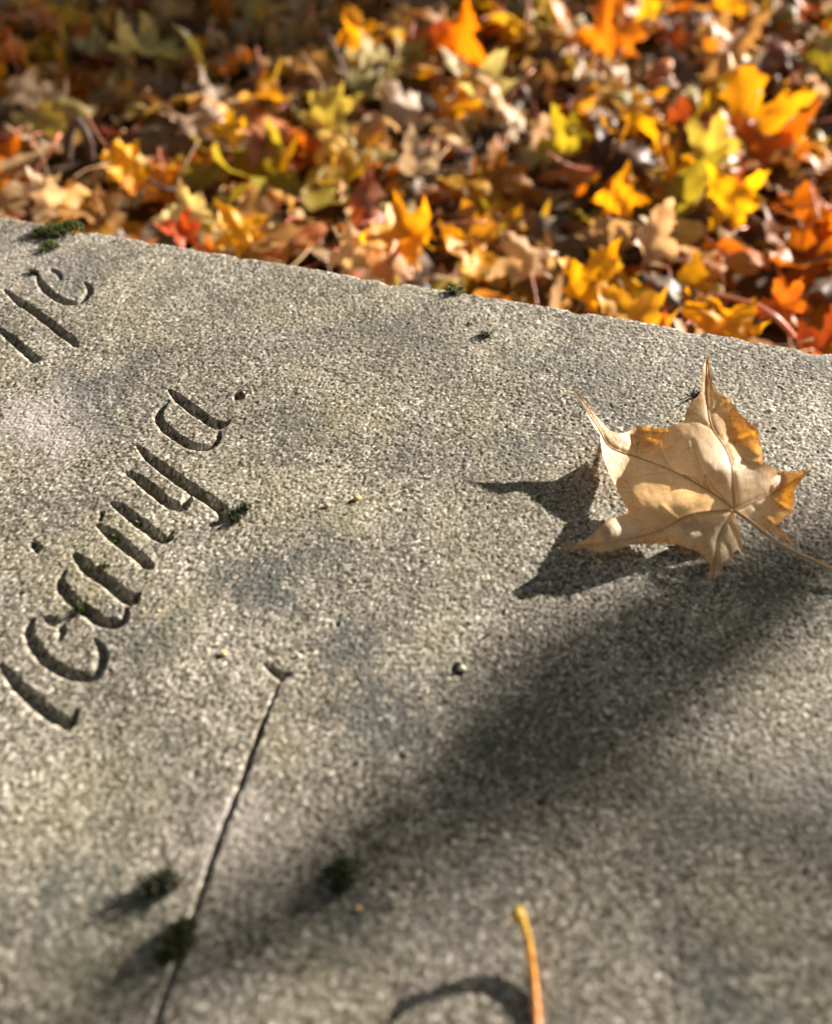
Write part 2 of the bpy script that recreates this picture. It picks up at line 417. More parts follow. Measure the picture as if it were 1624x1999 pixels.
pos[..., 2] = prof_z[None, :] + nrm_z[None, :] * h
stain_shade = np.zeros(h.shape + (4,)); stain_shade[..., 3] = 1
pat = fbm(UU / .012, SS / .012, 4, 41); pat2 = fbm(UU / .004, SS / .004, 3, 44)
for (x, y), r_, ch, s in STAINS_SHADE:
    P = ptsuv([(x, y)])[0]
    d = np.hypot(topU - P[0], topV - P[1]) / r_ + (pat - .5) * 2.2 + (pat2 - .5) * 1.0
    stain_shade[..., ch] = np.maximum(stain_shade[..., ch], (2.7, .7, 1.2)[ch] * s * np.clip(1.35 - d, 0, 1) * (.55 + .9 * (pat2 - .2)))
gen = np.clip((fbm(UU / .035, SS / .035, 5, 51) - .55) * 4, 0, 1); stain_shade[..., 0] = np.maximum(stain_shade[..., 0], gen * .6)
gen = np.clip((fbm(UU / .05, SS / .05, 5, 61) - .52) * 4, 0, 1); stain_shade[..., 1] = np.maximum(stain_shade[..., 1], gen * .15)
stain_shade[..., 0] *= .45 + .95 * (1 - g1) + .25 * (pat2 - .5); stain_shade[..., 1] *= .5 + .9 * (1 - GV[(UU / .0012).astype(int) & 511, (SS / .0012).astype(int) & 511])
stain_shade[..., :3] *= fine[..., None]
stain_shade = np.clip(stain_shade, 0, 1)
nu, nv = h.shape
I = np.arange((nu - 1) * (nv - 1)); a = (I // (nv - 1)) * nv + I % (nv - 1)
me = fastmesh('grave_slab', pos.reshape(-1, 3), np.stack([a, a + nv, a + nv + 1, a + 1], 1)[:, ::-1])
at_ = me.attributes.new('grain', 'FLOAT', 'POINT'); at_.data.foreach_set('value', (grain * (.35 + .65 * (b1 > .12))).astype(np.float32).ravel())
at_ = me.attributes.new('fine', 'FLOAT', 'POINT'); at_.data.foreach_set('value', fine.astype(np.float32).ravel())
at_ = me.attributes.new('stain_shade', 'FLOAT_COLOR', 'POINT'); at_.data.foreach_set('color', stain_shade.astype(np.float32).ravel())
slab = link('grave_slab', me, M_STONE)
tag(slab, 'rough grey sandstone grave slab carved with slanting letters', 'gravestone')
# the lower block of the slab: closes the sides that the top sheet leaves open
def corner(u, v, z): return tuple(EO + ed * u - nd * v + np.array([0, 0, z]))
Vb = []
for z in (GROUND - .08, -.012):
    for u, v in ((-1.1, .006), (1.0, .006), (1.0, .78), (-1.1, .78)): Vb.append(corner(u, v, z))
Fb = [(0, 1, 5, 4), (1, 2, 6, 5), (2, 3, 7, 6), (3, 0, 4, 7), (4, 5, 6, 7)]
link('slab_body', mesh('slab_body', Vb, Fb, False), M_STONE, slab)

# ------------------------------------------------------------------ leaves
HALF = [(.05, -.05), (.16, -.09), (.27, -.085), (.40, -.13), (.325, -.03), (.335, .04), (.27, .115), (.35, .165), (.44, .150), (.49, .195), (.565, .19), (.70, .26),
        (.56, .30), (.545, .375), (.455, .385), (.40, .45), (.33, .435), (.205, .455), (.225, .55), (.215, .63), (.305, .675), (.195, .71), (.175, .79), (.095, .84), (.06, .93)]
OUT = [(0, 0)] + HALF + [(0, 1.06)] + [(-x, y) for x, y in HALF[::-1]]
def inside(pts, poly):
    x, y = pts[:, 0], pts[:, 1]; c = np.zeros(len(x), bool); n = len(poly)
    for i in range(n):
        x0, y0 = poly[i]; x1, y1 = poly[(i + 1) % n]
        m = ((y0 > y) != (y1 > y)) & (x < (x1 - x0) * (y - y0) / ((y1 - y0) + 1e-12) + x0)
        c ^= m
    return c
def triangulate(outline, step, margin):
    o = np.array(outline, float)
    lo, hi = o.min(0), o.max(0)
    pts = []
    for j, y in enumerate(np.arange(lo[1], hi[1], step * .87)):
        for x in np.arange(lo[0], hi[0], step): pts.append((x + (j % 2) * step / 2, y))
    pts = np.array(pts); pts = pts[inside(pts, o)]
    dmin = np.full(len(pts), 9e9)
    for i in range(len(o)):
        a, b = o[i], o[(i + 1) % len(o)]; ab = b - a
        t = np.clip(((pts - a) @ ab) / (ab @ ab), 0, 1); dmin = np.minimum(dmin, np.linalg.norm(pts - a - t[:, None] * ab, axis=1))
    pts = pts[dmin > margin]
    allp = [Vector(p) for p in o] + [Vector(p) for p in pts]
    k = len(o)
    v, e, f, *_ = delaunay_2d_cdt(allp, [(i, (i + 1) % k) for i in range(k)], [list(range(k))], 1, 1e-6)
    return np.array([(p.x, p.y) for p in v]), [tuple(t) for t in f]
def leaf_variant(seed, step, gentle=False):
    """a dry maple leaf, hub at the origin, curled in its own way"""
    r = random.Random(seed)
    out = []
    sx = r.uniform(.85, 1.1); skew = r.uniform(-.12, .12)
    oval = [(.0, 0), (.12, .06), (.24, .20), (.30, .38), (.28, .56), (.20, .74), (.10, .90), (0, 1.02), (-.10, .90), (-.20, .74), (-.28, .56), (-.30, .38), (-.24, .20), (-.12, .06)]
    for i, (x, y) in enumerate(oval if seed % 16 in (5, 11, 15) else OUT):
        j = .030 if seed % 16 not in (5, 11, 15) else .008
        out.append((x * sx + skew * y + r.uniform(-j, j) * (i > 0), y + r.uniform(-j, j) * (i > 0)))
    P, T = triangulate(out, step, step * .3)
    x, y = P[:, 0], P[:, 1] - .3
    cup = r.uniform(-1.2, 1.6); roll = r.uniform(-.9, 1.4); ang = r.uniform(0, math.pi)
    d1 = x * math.cos(ang) + y * math.sin(ang); d2 = -x * math.sin(ang) + y * math.cos(ang)
    rr = np.hypot(x, y)
    if gentle: cup *= .6; roll *= .5
    z = .45 * cup * rr ** 2 + .35 * roll * d1 ** 2 - .25 * roll * d2 ** 2
    z = z + .22 * (fbm(x * 3.4 + seed, y * 3.4, 3, seed) - .5) * 2
    th = np.arctan2(y + .3, x)
    z = z + r.uniform(.02, .07) * np.cos(th * 5 + r.uniform(0, 6)) * rr * 1.2
    z = z - .05 * np.exp(-(x / .05) ** 2) * np.sign(cup)
    # sideways roll about the leaf's length
    k = r.choice([.3, .6, .9] if gentle else [.4, .9, 1.5, 2.2, 3.0]) * r.choice([-1, 1])
    if k:
        a = x * k; x2 = np.sin(a) / k; z = z * np.cos(a) + (1 - np.cos(a)) / k; x = x2
    k = r.uniform(-1.1, 1.1)
    if abs(k) > .2:
        a = y * k; y2 = np.sin(a) / k - z * np.sin(a); z = z * np.cos(a) + (1 - np.cos(a)) / k; y = y2
    V = np.stack([x, y + .3, z], 1); hub = V[0].copy(); V -= hub
    return V, np.array(T)
NV = 16
HI = [leaf_variant(100 + i, .10) for i in range(NV)] + [leaf_variant(192 + i, .10, True) for i in (0, 1, 2, 3, 4, 6, 7, 8)]
LO = [leaf_variant(100 + i, .19) for i in range(NV)]
hi_me = []
for i, (V, T) in enumerate(HI):
    me = fastmesh('maple_leaf_blade', V, T); me.materials.append(M_LEAF); hi_me.append(me)
stem_me = []
for k in range(4):
    r = random.Random(k); b = r.uniform(-.3, .3); c_ = r.uniform(-.25, .35)
    pts = [(b * t * t, -.75 * t, c_ * t * t) for t in np.linspace(0, 1, 7)]
    V, Fc = tube(pts, [.014, .011, .010, .010, .011, .014, .020], 5)
    me = mesh('leaf_stem', V, Fc); me.materials.append(M_PINK if k % 2 else M_VEIN); stem_me.append(me)

PAL = {   # what the leaf is called, its colours, how common
    'golden yellow': ([(.86, .42, .012), (.80, .36, .012), (.84, .50, .03)], 23),
    'orange': ([(.80, .235, .008), (.74, .19, .008), (.82, .29, .012)], 21),
    'tan': ([(.68, .38, .13), (.70, .44, .20), (.55, .29, .10)], 16),
    'pale pinkish beige': ([(.66, .43, .28), (.72, .52, .36), (.56, .36, .24)], 8),
    'olive yellow': ([(.48, .34, .025), (.42, .32, .03), (.52, .38, .05)], 12),
    'russet red': ([(.48, .075, .012), (.40, .05, .015), (.55, .11, .02)], 3),
    'dark brown': ([(.13, .05, .016), (.17, .07, .025), (.09, .04, .02)], 15),
    'cream yellow': ([(.74, .62, .24), (.70, .60, .33)], 5),
}
keys = list(PAL); wts = [PAL[k][1] for k in keys]
def basis(normal, spin):
    nz = Vector(normal).normalized()
    q = nz.to_track_quat('Z', 'Y').to_matrix()
    return q @ Matrix.Rotation(spin, 3, 'Z')
# leaves one can pick out in the photograph: pixel, width in pixels, colour, lean towards the camera (0..1), sideways lean, spin, variant, label
PICK = [
    ((728, 318), 82, (.90, .40, .010), .75, -.15, 20, 3, 'bright orange-yellow leaf standing upright at the top of the leaf carpet'),
    ((402, 505), 88, (.88, .43, .010), .70, .10, 215, 5, 'golden leaf pointing down left beside a dark curled leaf'),
    ((790, 605), 150, (.86, .38, .012), .55, .05, 100, 7, 'large golden orange leaf just above the middle of the slab edge'),
    ((1062, 672), 120, (.92, .45, .008), .85, .25, -40, 2, 'tall glowing yellow leaf rising right behind the slab edge'),
    ((1102, 553), 90, (.88, .38, .010), .80, .0, 5, 9, 'upright pointed orange-yellow leaf above the tan leaf on the slab'),
    ((1262, 555), 110, (.90, .48, .012), .70, .0, 60, 4, 'bright yellow leaf lit through at the right of the carpet'),
    ((1290, 440), 165, (.84, .38, .012), .65, .1, 30, 6, 'broad orange-yellow leaf with lobes raised in the right background'),
    ((1225, 490), 120, (.60, .46, .08), .50, -.1, 150, 8, 'pale lemon-green leaf below the broad orange-yellow leaf'),
    ((1088, 318), 120, (.78, .25, .012), .80, .0, 10, 10, 'deep orange leaf standing up at the top right'),
    ((1148, 278), 66, (.84, .50, .02), .75, .2, 35, 11, 'small lemon yellow leaf near the top right edge'),
    ((690, 435), 105, (.60, .46, .09), .60, -.1, 200, 12, 'pale yellow-green leaf folded in the middle background'),
    ((548, 458), 72, (.82, .48, .014), .65, .1, 80, 13, 'small clear yellow leaf at the left of the carpet'),
    ((286, 552), 90, (.74, .52, .32), .80, -.3, 170, 14, 'curled pale tan leaf standing behind the mossy slab corner'),
    ((722, 632), 90, (.68, .47, .24), .75, .0, 10, 1, 'upright beige leaf peeking over the slab edge'),
    ((1330, 705), 90, (.70, .19, .014), .60, .1, 120, 0, 'red orange leaf under the pink stalk at the right edge'),
    ((1120, 720), 150, (.84, .44, .03), .50, .05, 60, 15, 'golden tan leaf spread against the slab edge below the yellow leaf'),
    ((560, 600), 90, (.90, .44, .01), .80, .1, 20, 2, 'narrow golden leaf standing behind the slab left of the beige leaf'),
    ((490, 575), 90, (.80, .62, .26), .70, .0, 100, 4, 'cream yellow leaf behind the slab, left of the narrow golden leaf'),
    ((1150, 610), 120, (.66, .42, .24), .60, .2, -30, 7, 'curled tan leaf leaning diagonally above the tall yellow leaf'),
    ((265, 410), 90, (.70, .50, .32), .70, .0, 190, 9, 'crumpled beige leaf at the far left edge'),
    ((1250, 745), 130, (.90, .45, .012), .45, .0, 75, 10, 'golden leaf spread flat along the slab edge at the right'),
    ((960, 640), 110, (.66, .42, .22), .55, .1, 15, 3, 'tan crumpled leaf left of the tall yellow leaf'),
    ((1020, 470), 95, (.56, .42, .03), .55, -.2, 140, 6, 'olive yellow leaf in the centre right of the carpet'),
    ((480, 690 - 90), 70, (.62, .10, .015), .5, .2, 50, 8, 'small red leaf low behind the slab edge'),
]
HANDLE = ['the top orange-yellow leaf', 'the golden pointed leaf', 'the large golden orange leaf', 'the tall glowing yellow leaf', 'the upright orange leaf', 'the bright yellow leaf', 'the broad orange-yellow leaf', 'the lemon-green leaf',
          'the deep orange leaf', 'the lemon yellow leaf', 'the yellow-green leaf', 'the clear yellow leaf', 'the curled pale leaf', 'the upright beige leaf', 'the red orange leaf', 'the golden tan leaf', 'the narrow golden leaf', 'the cream yellow leaf',
          'the curled tan leaf', 'the crumpled beige leaf', 'the flat golden leaf', 'the tan crumpled leaf', 'the olive yellow leaf', 'the small red leaf']
litter = []
def cells(x0, x1, y0, y1, d):
    n_ = int((x1 - x0) * (y1 - y0) * d)
    return [(random.uniform(x0, x1), random.uniform(y0, y1)) for _ in range(n_)]
spots = cells(-1.7, 2.1, .35, 2.4, 680) + cells(-3.2, 3.6, 2.4, 4.2, 210) + cells(-3.2, -1.7, .2, 2.4, 130) + cells(2.1, 3.6, -.2, 2.4, 130) + cells(-5, 6, 4.2, 6.5, 70)
for x, y in spots:
    u_, v_ = to_uv((x, y, 0))
    if v_ > -.05 and -1.15 < u_ < 1.05: continue
    s = random.uniform(.045, .098) * random.choice([1, 1, 1, 1.3])
    z = GROUND + .004 + .055 * random.random() ** 1.3 + .02 * (fbm(np.array([x * 2.5]), np.array([y * 2.5]), 3, 3)[0] - .4)
    tl = random.gauss(0, 25) if random.random() < .72 else random.gauss(0, 48)
    ta = random.uniform(0, 2 * math.pi)
    nrm = Vector((math.sin(R(tl)) * math.cos(ta), math.sin(R(tl)) * math.sin(ta), math.cos(R(tl))))
    if random.random() < .45: nrm = -nrm
    qx, qy, qd = proj((x, y, z))
    for (ax, ay), aw, *_r in PICK:
        if math.hypot(qx - ax, (qy - ay) * 1.2) < aw * .50: z = min(z, GROUND + .006)
    kname = random.choices(keys, wts)[0]
    c = Vector(random.choice(PAL[kname][0])) * random.uniform(.48, .98)
    hgt = z
    litter.append([x, y, z, s, nrm, random.uniform(0, 6.28), random.randrange(NV), kname, tuple(c)])
# the 300 that show largest: nearest in view, upper layer first
def score(l):
    px, py, d = proj((l[0], l[1], l[2] + .01))
    if d <= 0: return 0
    if not (812 - SPAN * .43 < px < 812 + SPAN * .43 and 999.5 - SPAN * .53 < py): return 0
    u_, v_ = to_uv((l[0], l[1], 0))
    # hidden behind the slab's edge?
    ex0, ey0 = 250, 579; ex1, ey1 = 1374, 762
    if py > ey0 + (px - ex0) * (ey1 - ey0) / (ex1 - ex0) + 15: return 0
    return (l[3] / d) ** 2 * (.25 + (l[2] - GROUND) / .05)
order = sorted(range(len(litter)), key=lambda i: -score(litter[i]))
single = [i for i in order[:285] if score(litter[i]) > 0]
def add_leaf(x, y, z, s, rot, var, color, label, group, stem=True, name='maple_leaf'):
    o = bpy.data.objects.new(name, hi_me[var]); col.objects.link(o)
    o.matrix_world = Matrix.Translation((x, y, z)) @ rot.to_4x4() @ Matrix.Scale(s, 4)
    o.color = (*color, 1)
    tag(o, label, 'leaf', group)
    if stem:
        c = bpy.data.objects.new('leaf_stem', stem_me[var % 4]); col.objects.link(c); c.parent = o
    return o
for i in single:
    x, y, z, s, nrm, sp, var, kn, c = litter[i]
    px, py, d = proj((x, y, z))
    how = 'tilted' if abs(nrm.z) < .85 else 'flat'
    kind_ = 'oval' if (100 + var) % 16 in (5, 11, 15) else 'maple'
    q = min(range(len(PICK)), key=lambda k: math.hypot(px - PICK[k][0][0], py - PICK[k][0][1]))
    dx, dy = px - PICK[q][0][0], py - PICK[q][0][1]
    far = 'just ' if math.hypot(dx, dy) < 55 else ''
    where = far + (('right of' if dx > 0 else 'left of') if abs(dx) > abs(dy) else ('in front of' if dy > 0 else 'behind'))
    size = 'small ' if s < .075 else ('large ' if s > .115 else '')
    add_leaf(x, y, z, s, basis(nrm, sp), var, c, f'{size}{kn} {kind_} leaf {how} {where} {HANDLE[q]}', f'fallen leaves {where} {HANDLE[q]}')
by = {}
for o in col.objects:
    if o.get('category') == 'leaf' and o.get('group'): by.setdefault(o['label'], []).append(o)
for k_, os_ in by.items():
    if len(os_) == 2:
        os_.sort(key=lambda o: o.location.y)
        os_[0]['label'] = k_ + ', nearer one'; os_[1]['label'] = k_ + ', farther one'
    elif len(os_) > 3:
        os_.sort(key=lambda o: o.location.x)
        for i_, o in enumerate(os_): o['label'] = k_ + ', ' + ['first', 'second', 'third', 'fourth', 'fifth', 'sixth', 'seventh', 'eighth'][min(i_, 7)] + ' from left'
    elif len(os_) == 3:
        os_.sort(key=lambda o: o.location.x)
        for o, t_ in zip(os_, ('leftmost of three', 'middle of three', 'rightmost of three')): o['label'] = k_ + ', ' + t_
# all the others, nobody could count them: one mass
VV = []; TT = []; CC = []; base = 0
ss = set(single)
for i, l in enumerate(litter):
    if i in ss: continue
    x, y, z, s, nrm, sp, var, kn, c = l
    V, T = LO[var]
    Mx = np.array(basis(nrm, sp)) * s
    W = V @ Mx.T + np.array([x, y, z])
    VV.append(W); TT.append(T + base); base += len(W)
    CC.append(np.tile(np.array([*c, 1.0]), (len(W), 1)))
me = fastmesh('leaf_litter', np.concatenate(VV), np.concatenate(TT))
at_ = me.attributes.new('col', 'FLOAT_COLOR', 'POINT'); at_.data.foreach_set('color', np.concatenate(CC).astype(np.float32).ravel())
tag(link('leaf_litter', me, M_LITTER), 'thick carpet of fallen autumn maple leaves covering the ground', 'leaf litter', kind='stuff')

for (px, py), wpx, c, lean, side, spin, var, lab in PICK:
    P = at(px, py, GROUND + .075); d = proj(P)[2]
    s = wpx * d / F / 1.35
    tocam = (Vector((0, 0, CAM_H)) - P).normalized()
    nrm = Vector((0, 0, 1)).lerp(tocam, lean) + Vector((side, 0, 0))
    rot = basis(nrm, R(spin))
    var = NV + var % 8
    ctr = rot @ (Vector(HI[var][0].mean(0)) * s)
    add_leaf(P.x - ctr.x, P.y - ctr.y, P.z - ctr.z, s, rot, var, c, lab, None)

# ------------------------------------------------------------------ the leaf on the slab
z4 = lambda P: [(1000 + x / 4.342, 770 + y / 4.342) for x, y in P]
OUTL = z4([(978, 30), (987, 110), (1002, 190), (1035, 250), (1070, 285), (1115, 300), (1130, 335), (1165, 390), (1210, 428), (1243, 462), (1290, 445), (1278, 490), (1292, 540), (1305, 600), (1312, 655),
           (1318, 690), (1350, 705), (1400, 742), (1450, 750), (1520, 746), (1615, 737), (1562, 790), (1520, 842), (1500, 890), (1506, 940), (1490, 965), (1508, 1000), (1455, 1018), (1432, 1052), (1390, 1085),
           (1400, 1098), (1445, 1132), (1482, 1165), (1500, 1208), (1462, 1170), (1400, 1128), (1330, 1108), (1270, 1085), (1215, 1050), (1160, 1018), (1140, 990),
           (1148, 1035), (1156, 1090), (1178, 1160), (1192, 1220), (1205, 1305), (1178, 1250), (1156, 1225), (1136, 1245), (1130, 1270), (1072, 1310), (1048, 1355), (1018, 1415), (990, 1372), (985, 1312), (950, 1268), (895, 1230), (852, 1222), (800, 1197), (720, 1187), (645, 1194), (620, 1207),
           (600, 1192), (500, 1198), (440, 1222), (380, 1245), (310, 1248), (250, 1230), (210, 1217), (140, 1229), (40, 1218), (130, 1200), (200, 1180), (260, 1140), (320, 1080), (390, 1036), (450, 1016), (492, 1003),
           (478, 972), (450, 920), (410, 840), (370, 760), (332, 660), (319, 590), (314, 522), (280, 480), (245, 420), (215, 350), (178, 285), (130, 232), (186, 272), (236, 340), (295, 410), (342, 466), (380, 500), (430, 517), (472, 507), (508, 490), (515, 462),
           (560, 468), (640, 478), (720, 480), (780, 462), (835, 430), (832, 402), (868, 332), (925, 272), (940, 230), (936, 160), (952, 90)])
CTRL = [   # zoomed pixel, height above the stone in millimetres
    (978, 30, 24), (960, 150, 24), (975, 300, 25), (1000, 460, 28), (1065, 560, 30.5), (1130, 740, 32.5), (1140, 985, 15), (1060, 270, 27.5), (1115, 300, 30), (1210, 428, 34), (1290, 445, 36), (1305, 600, 35.5), (1312, 655, 33), (1150, 450, 31), (1120, 560, 29.5), (1200, 600, 30), (1280, 640, 31), (1060, 400, 27.8), (1250, 680, 30.0), (835, 430, 20), (868, 332, 22), (900, 480, 25.5), (925, 272, 23.5), (880, 560, 28.5), (930, 680, 33.5), (1010, 800, 30), (1090, 910, 20.5), (1000, 650, 34.5), (960, 560, 31), (1060, 680, 34.5), (780, 462, 19), (640, 478, 14), (515, 462, 10.5), (740, 545, 18), (650, 580, 11.5), (600, 600, 10), (510, 640, 9.5), (470, 507, 11), (430, 520, 13), (1250, 760, 26), (1330, 760, 22.8), (1380, 840, 16), (1440, 752, 16), (1500, 830, 18), (1615, 737, 24.3), (1506, 940, 16), (1440, 930, 12), (1508, 1000, 14), (1300, 950, 13), (1390, 1080, 6), (1300, 1060, 7), (1500, 1208, 3), (1440, 1130, 5), (800, 640, 23), (760, 745, 20), (600, 770, 13), (400, 600, 11), (318, 560, 15), (290, 480, 18), (215, 350, 22.8), (130, 232, 25.8), (350, 480, 15), (350, 720, 12), (400, 780, 10), (450, 900, 8), (492, 1003, 6), (650, 900, 9.5), (850, 900, 14.5), (980, 920, 17), (800, 1045, 9.5), (650, 1050, 8), (480, 1080, 13.5), (400, 1060, 17), (350, 1160, 15), (260, 1150, 11.5), (310, 1248, 8), (140, 1215, 5), (40, 1218, 4), (500, 1165, 10), (500, 1198, 7), (620, 1165, 10), (620, 1207, 5), (720, 1140, 10.5), (720, 1187, 5), (850, 1150, 10), (850, 1222, 5), (960, 1100, 10.5), (1040, 1150, 9.5), (1100, 1080, 12), (1030, 1270, 7), (1018, 1415, 2.5), (1130, 1270, 5), (1155, 1130, 8.5), (1205, 1305, 3), (950, 1268, 4.5), (1110, 1200, 6.5)]
CTRL = [(x, y, h_ if h_ < 20 else 20 + (h_ - 20) * .83) for x, y, h_ in CTRL]
cx = np.array([(x / 100., y / 100.) for x, y, _ in CTRL]); ch = np.array([q[2] for q in CTRL], float)
def tps(r): return r * r * np.log(r + 1e-9)
Kd = tps(np.linalg.norm(cx[:, None] - cx[None], axis=2)) + np.eye(len(cx)) * .015
Pm = np.hstack([np.ones((len(cx), 1)), cx]); A = np.block([[Kd, Pm], [Pm.T, np.zeros((3, 3))]])
wts_ = np.linalg.solve(A, np.concatenate([ch, np.zeros(3)]))
VEINS = [z4([(1140, 985), (1000, 880), (760, 745), (560, 665), (380, 600), (310, 490), (215, 345), (140, 240)]),
         z4([(1140, 985), (1133, 850), (1128, 740), (1100, 640), (1062, 570), (1010, 490), (985, 400), (968, 250), (975, 60)]),
         z4([(1140, 985), (1000, 992), (880, 1010), (800, 1045), (680, 1110), (500, 1160), (340, 1185), (220, 1195), (70, 1215)]),
         z4([(1140, 990), (1100, 1050), (1045, 1150), (1025, 1270), (1015, 1395)]),
         z4([(1140, 985), (1240, 940), (1350, 890), (1450, 840), (1590, 750)])]
SECOND = [z4([(1000, 880), (940, 760), (905, 640), (880, 560)]), z4([(760, 745), (700, 640), (690, 560), (720, 510)]), z4([(760, 745), (600, 770), (470, 800), (400, 800)]), z4([(560, 665), (520, 590), (500, 530)]),
          z4([(1128, 740), (1200, 690), (1290, 690)]), z4([(1062, 570), (1150, 560), (1250, 520)]), z4([(985, 400), (1050, 350), (1100, 320)]), z4([(1010, 490), (940, 450), (870, 420)]),
          z4([(800, 1045), (740, 1000), (700, 960)]), z4([(680, 1110), (560, 1060), (500, 1040)]), z4([(800, 1045), (840, 1120), (850, 1190)]), z4([(680, 1110), (720, 1140), (715, 1175)]), z4([(880, 1010), (950, 1100), (960, 1200)]),
          z4([(1350, 890), (1420, 950), (1480, 985)]), z4([(1240, 940), (1300, 1000), (1370, 1060)]), z4([(1350, 890), (1370, 800), (1420, 760)]), z4([(1045, 1150), (1090, 1200), (1110, 1270)]), z4([(1100, 1050), (1150, 1150), (1180, 1230)])]
vseg = []
for vl, wd in [(v, 1.0) for v in VEINS] + [(v, .55) for v in SECOND]:
    S = np.array(smoothline(vl, 4)); vseg += [(S[i], S[i + 1], wd) for i in range(len(S) - 1)]
def leaf_h(px, py, relief=True):
    zx = (px - 1000) * 4.342 / 100; zy = (py - 770) * 4.342 / 100
    q = np.stack([zx, zy], -1).reshape(-1, 2)
    r_ = tps(np.linalg.norm(q[:, None] - cx[None], axis=2)) @ wts_[:len(cx)] + wts_[-3] + q @ wts_[-2:]
    if relief:
        pts = np.stack([np.ravel(px), np.ravel(py)], -1); d = np.full(len(pts), 99.)
        for a_, b_, wd in vseg:
            ab = b_ - a_; t = np.clip(((pts - a_) @ ab) / (ab @ ab + 1e-9), 0, 1)
            d = np.minimum(d, np.linalg.norm(pts - a_ - t[:, None] * ab, axis=1) + (1 - wd) * 1.2)
        r_ = r_ - .95 * np.exp(-(d / 3.6) ** 2)                        # blade sinks along the veins
        r_ = r_ + (fbm(pts[:, 0] / 13, pts[:, 1] / 13, 3, 70) - .5) * .8
    return np.maximum(r_, 1.6) / 1000
P, T = triangulate(OUTL, 2.6, .9)
hh = leaf_h(P[:, 0], P[:, 1])
V = np.array([at(x, y, z) for (x, y), z in zip(P, hh)])
T = np.array(T)
# make the face that looks up at the camera the paler underside
nn = np.cross(V[T[:, 1]] - V[T[:, 0]], V[T[:, 2]] - V[T[:, 0]]); flip = nn[:, 2] > 0
T[flip] = T[flip][:, ::-1]
hub = Vector(at(1263, 998, float(leaf_h(np.array([1263.]), np.array([998.]))[0])))
root = bpy.data.objects.new('maple_leaf', None); col.objects.link(root); root.location = (hub.x, hub.y, 0)
tag(root, 'curled dry tan maple leaf lying underside up on the grey slab', 'leaf')
off = np.array([hub.x, hub.y, 0])
ol = np.array(OUTL); dm = np.full(len(P), 1e9)
for i in range(len(ol)):
    a_, b_ = ol[i], ol[(i + 1) % len(ol)]; ab = b_ - a_; t = np.clip(((P - a_) @ ab) / (ab @ ab + 1e-9), 0, 1)
    dm = np.minimum(dm, np.linalg.norm(P - a_ - t[:, None] * ab, axis=1))
mg = np.clip(1.25 - dm / 16 + (fbm(P[:, 0] / 14, P[:, 1] / 14, 4, 80) - .5) * 2.4, 0, 1) * .5      # browned margin
for (zx, zy), rr_, st_ in (((1190, 470), 190, 1.0), ((1480, 880), 130, 1.0), ((620, 520), 130, .85), ((980, 120), 120, .8), ((150, 260), 120, .3), ((650, 1200), 110, .7), ((1430, 1140), 90, 1.0)):
    c0 = np.array(z4([(zx, zy)])[0]); dd = np.linalg.norm(P - c0, axis=1) / (rr_ / 4.342) + (fbm(P[:, 0] / 10, P[:, 1] / 10, 3, 81) - .5) * .7
    mg = np.maximum(mg, st_ * np.clip(1.7 - 1.4 * dd, 0, 1))
hc = np.ones((len(P), 4)); hc[:, :3] = np.array([.80, .57, .345]) * (1 - mg[:, None]) + np.array([.86, .38, .025]) * mg[:, None]
sp = np.clip((fbm(P[:, 0] / 2.6, P[:, 1] / 2.6, 2, 85) - .66) * 9, 0, 1) * np.clip(mg + .15, 0, 1)
hc[:, :3] = hc[:, :3] * (1 - .8 * sp[:, None]) + np.array([.10, .04, .01]) * .8 * sp[:, None]
bme = fastmesh('blade', V - off, T)
at_ = bme.attributes.new('col', 'FLOAT_COLOR', 'POINT'); at_.data.foreach_set('color', hc.astype(np.float32).ravel())
link('blade', bme, M_HERO, root)
def vein_tube(pl, r0, r1):
    S = np.array(smoothline(pl, 5)); hz = leaf_h(S[:, 0], S[:, 1]) + r0 * .7
    pts = [np.array(at(x, y, z)) - off for (x, y), z in zip(S, hz)]
    k = len(pts)
    return tube(pts, [r0 + (r1 - r0) * i / (k - 1) for i in range(k)], 6)
for v in VEINS:
    Vv, Fv = vein_tube(v, .00048, .00014); link('vein', mesh('vein', Vv, Fv), M_VEIN, root)
Vs, Fs = [], []
for v in SECOND:
    a_, b_ = vein_tube(v, .00016, .00007); k = len(Vs); Vs += a_; Fs += [tuple(i + k for i in f) for f in b_]
link('side_veins', mesh('side_veins', Vs, Fs), M_SIDEVEIN, root)
pet = smoothline([(1262, 997, 16), (1275, 1006, 16.3), (1290, 1017, 15.3), (1322, 1042, 12), (1350, 1057, 9), (1374, 1068, 6.5), (1420, 1090, 4), (1465, 1108, 2.2), (1480, 1114, 2.6)], 5)
pts = [np.array(at(x, y, z / 1000)) - off for x, y, z in pet]; k = len(pts)
Vp, Fp = tube(pts, [.0009 + .0002 * (i / k) + (.0011 * max(0, (i / k - .88) / .12)) for i in range(k)], 8)
link('leaf_stem', mesh('leaf_stem', Vp, Fp), M_VEIN, root)

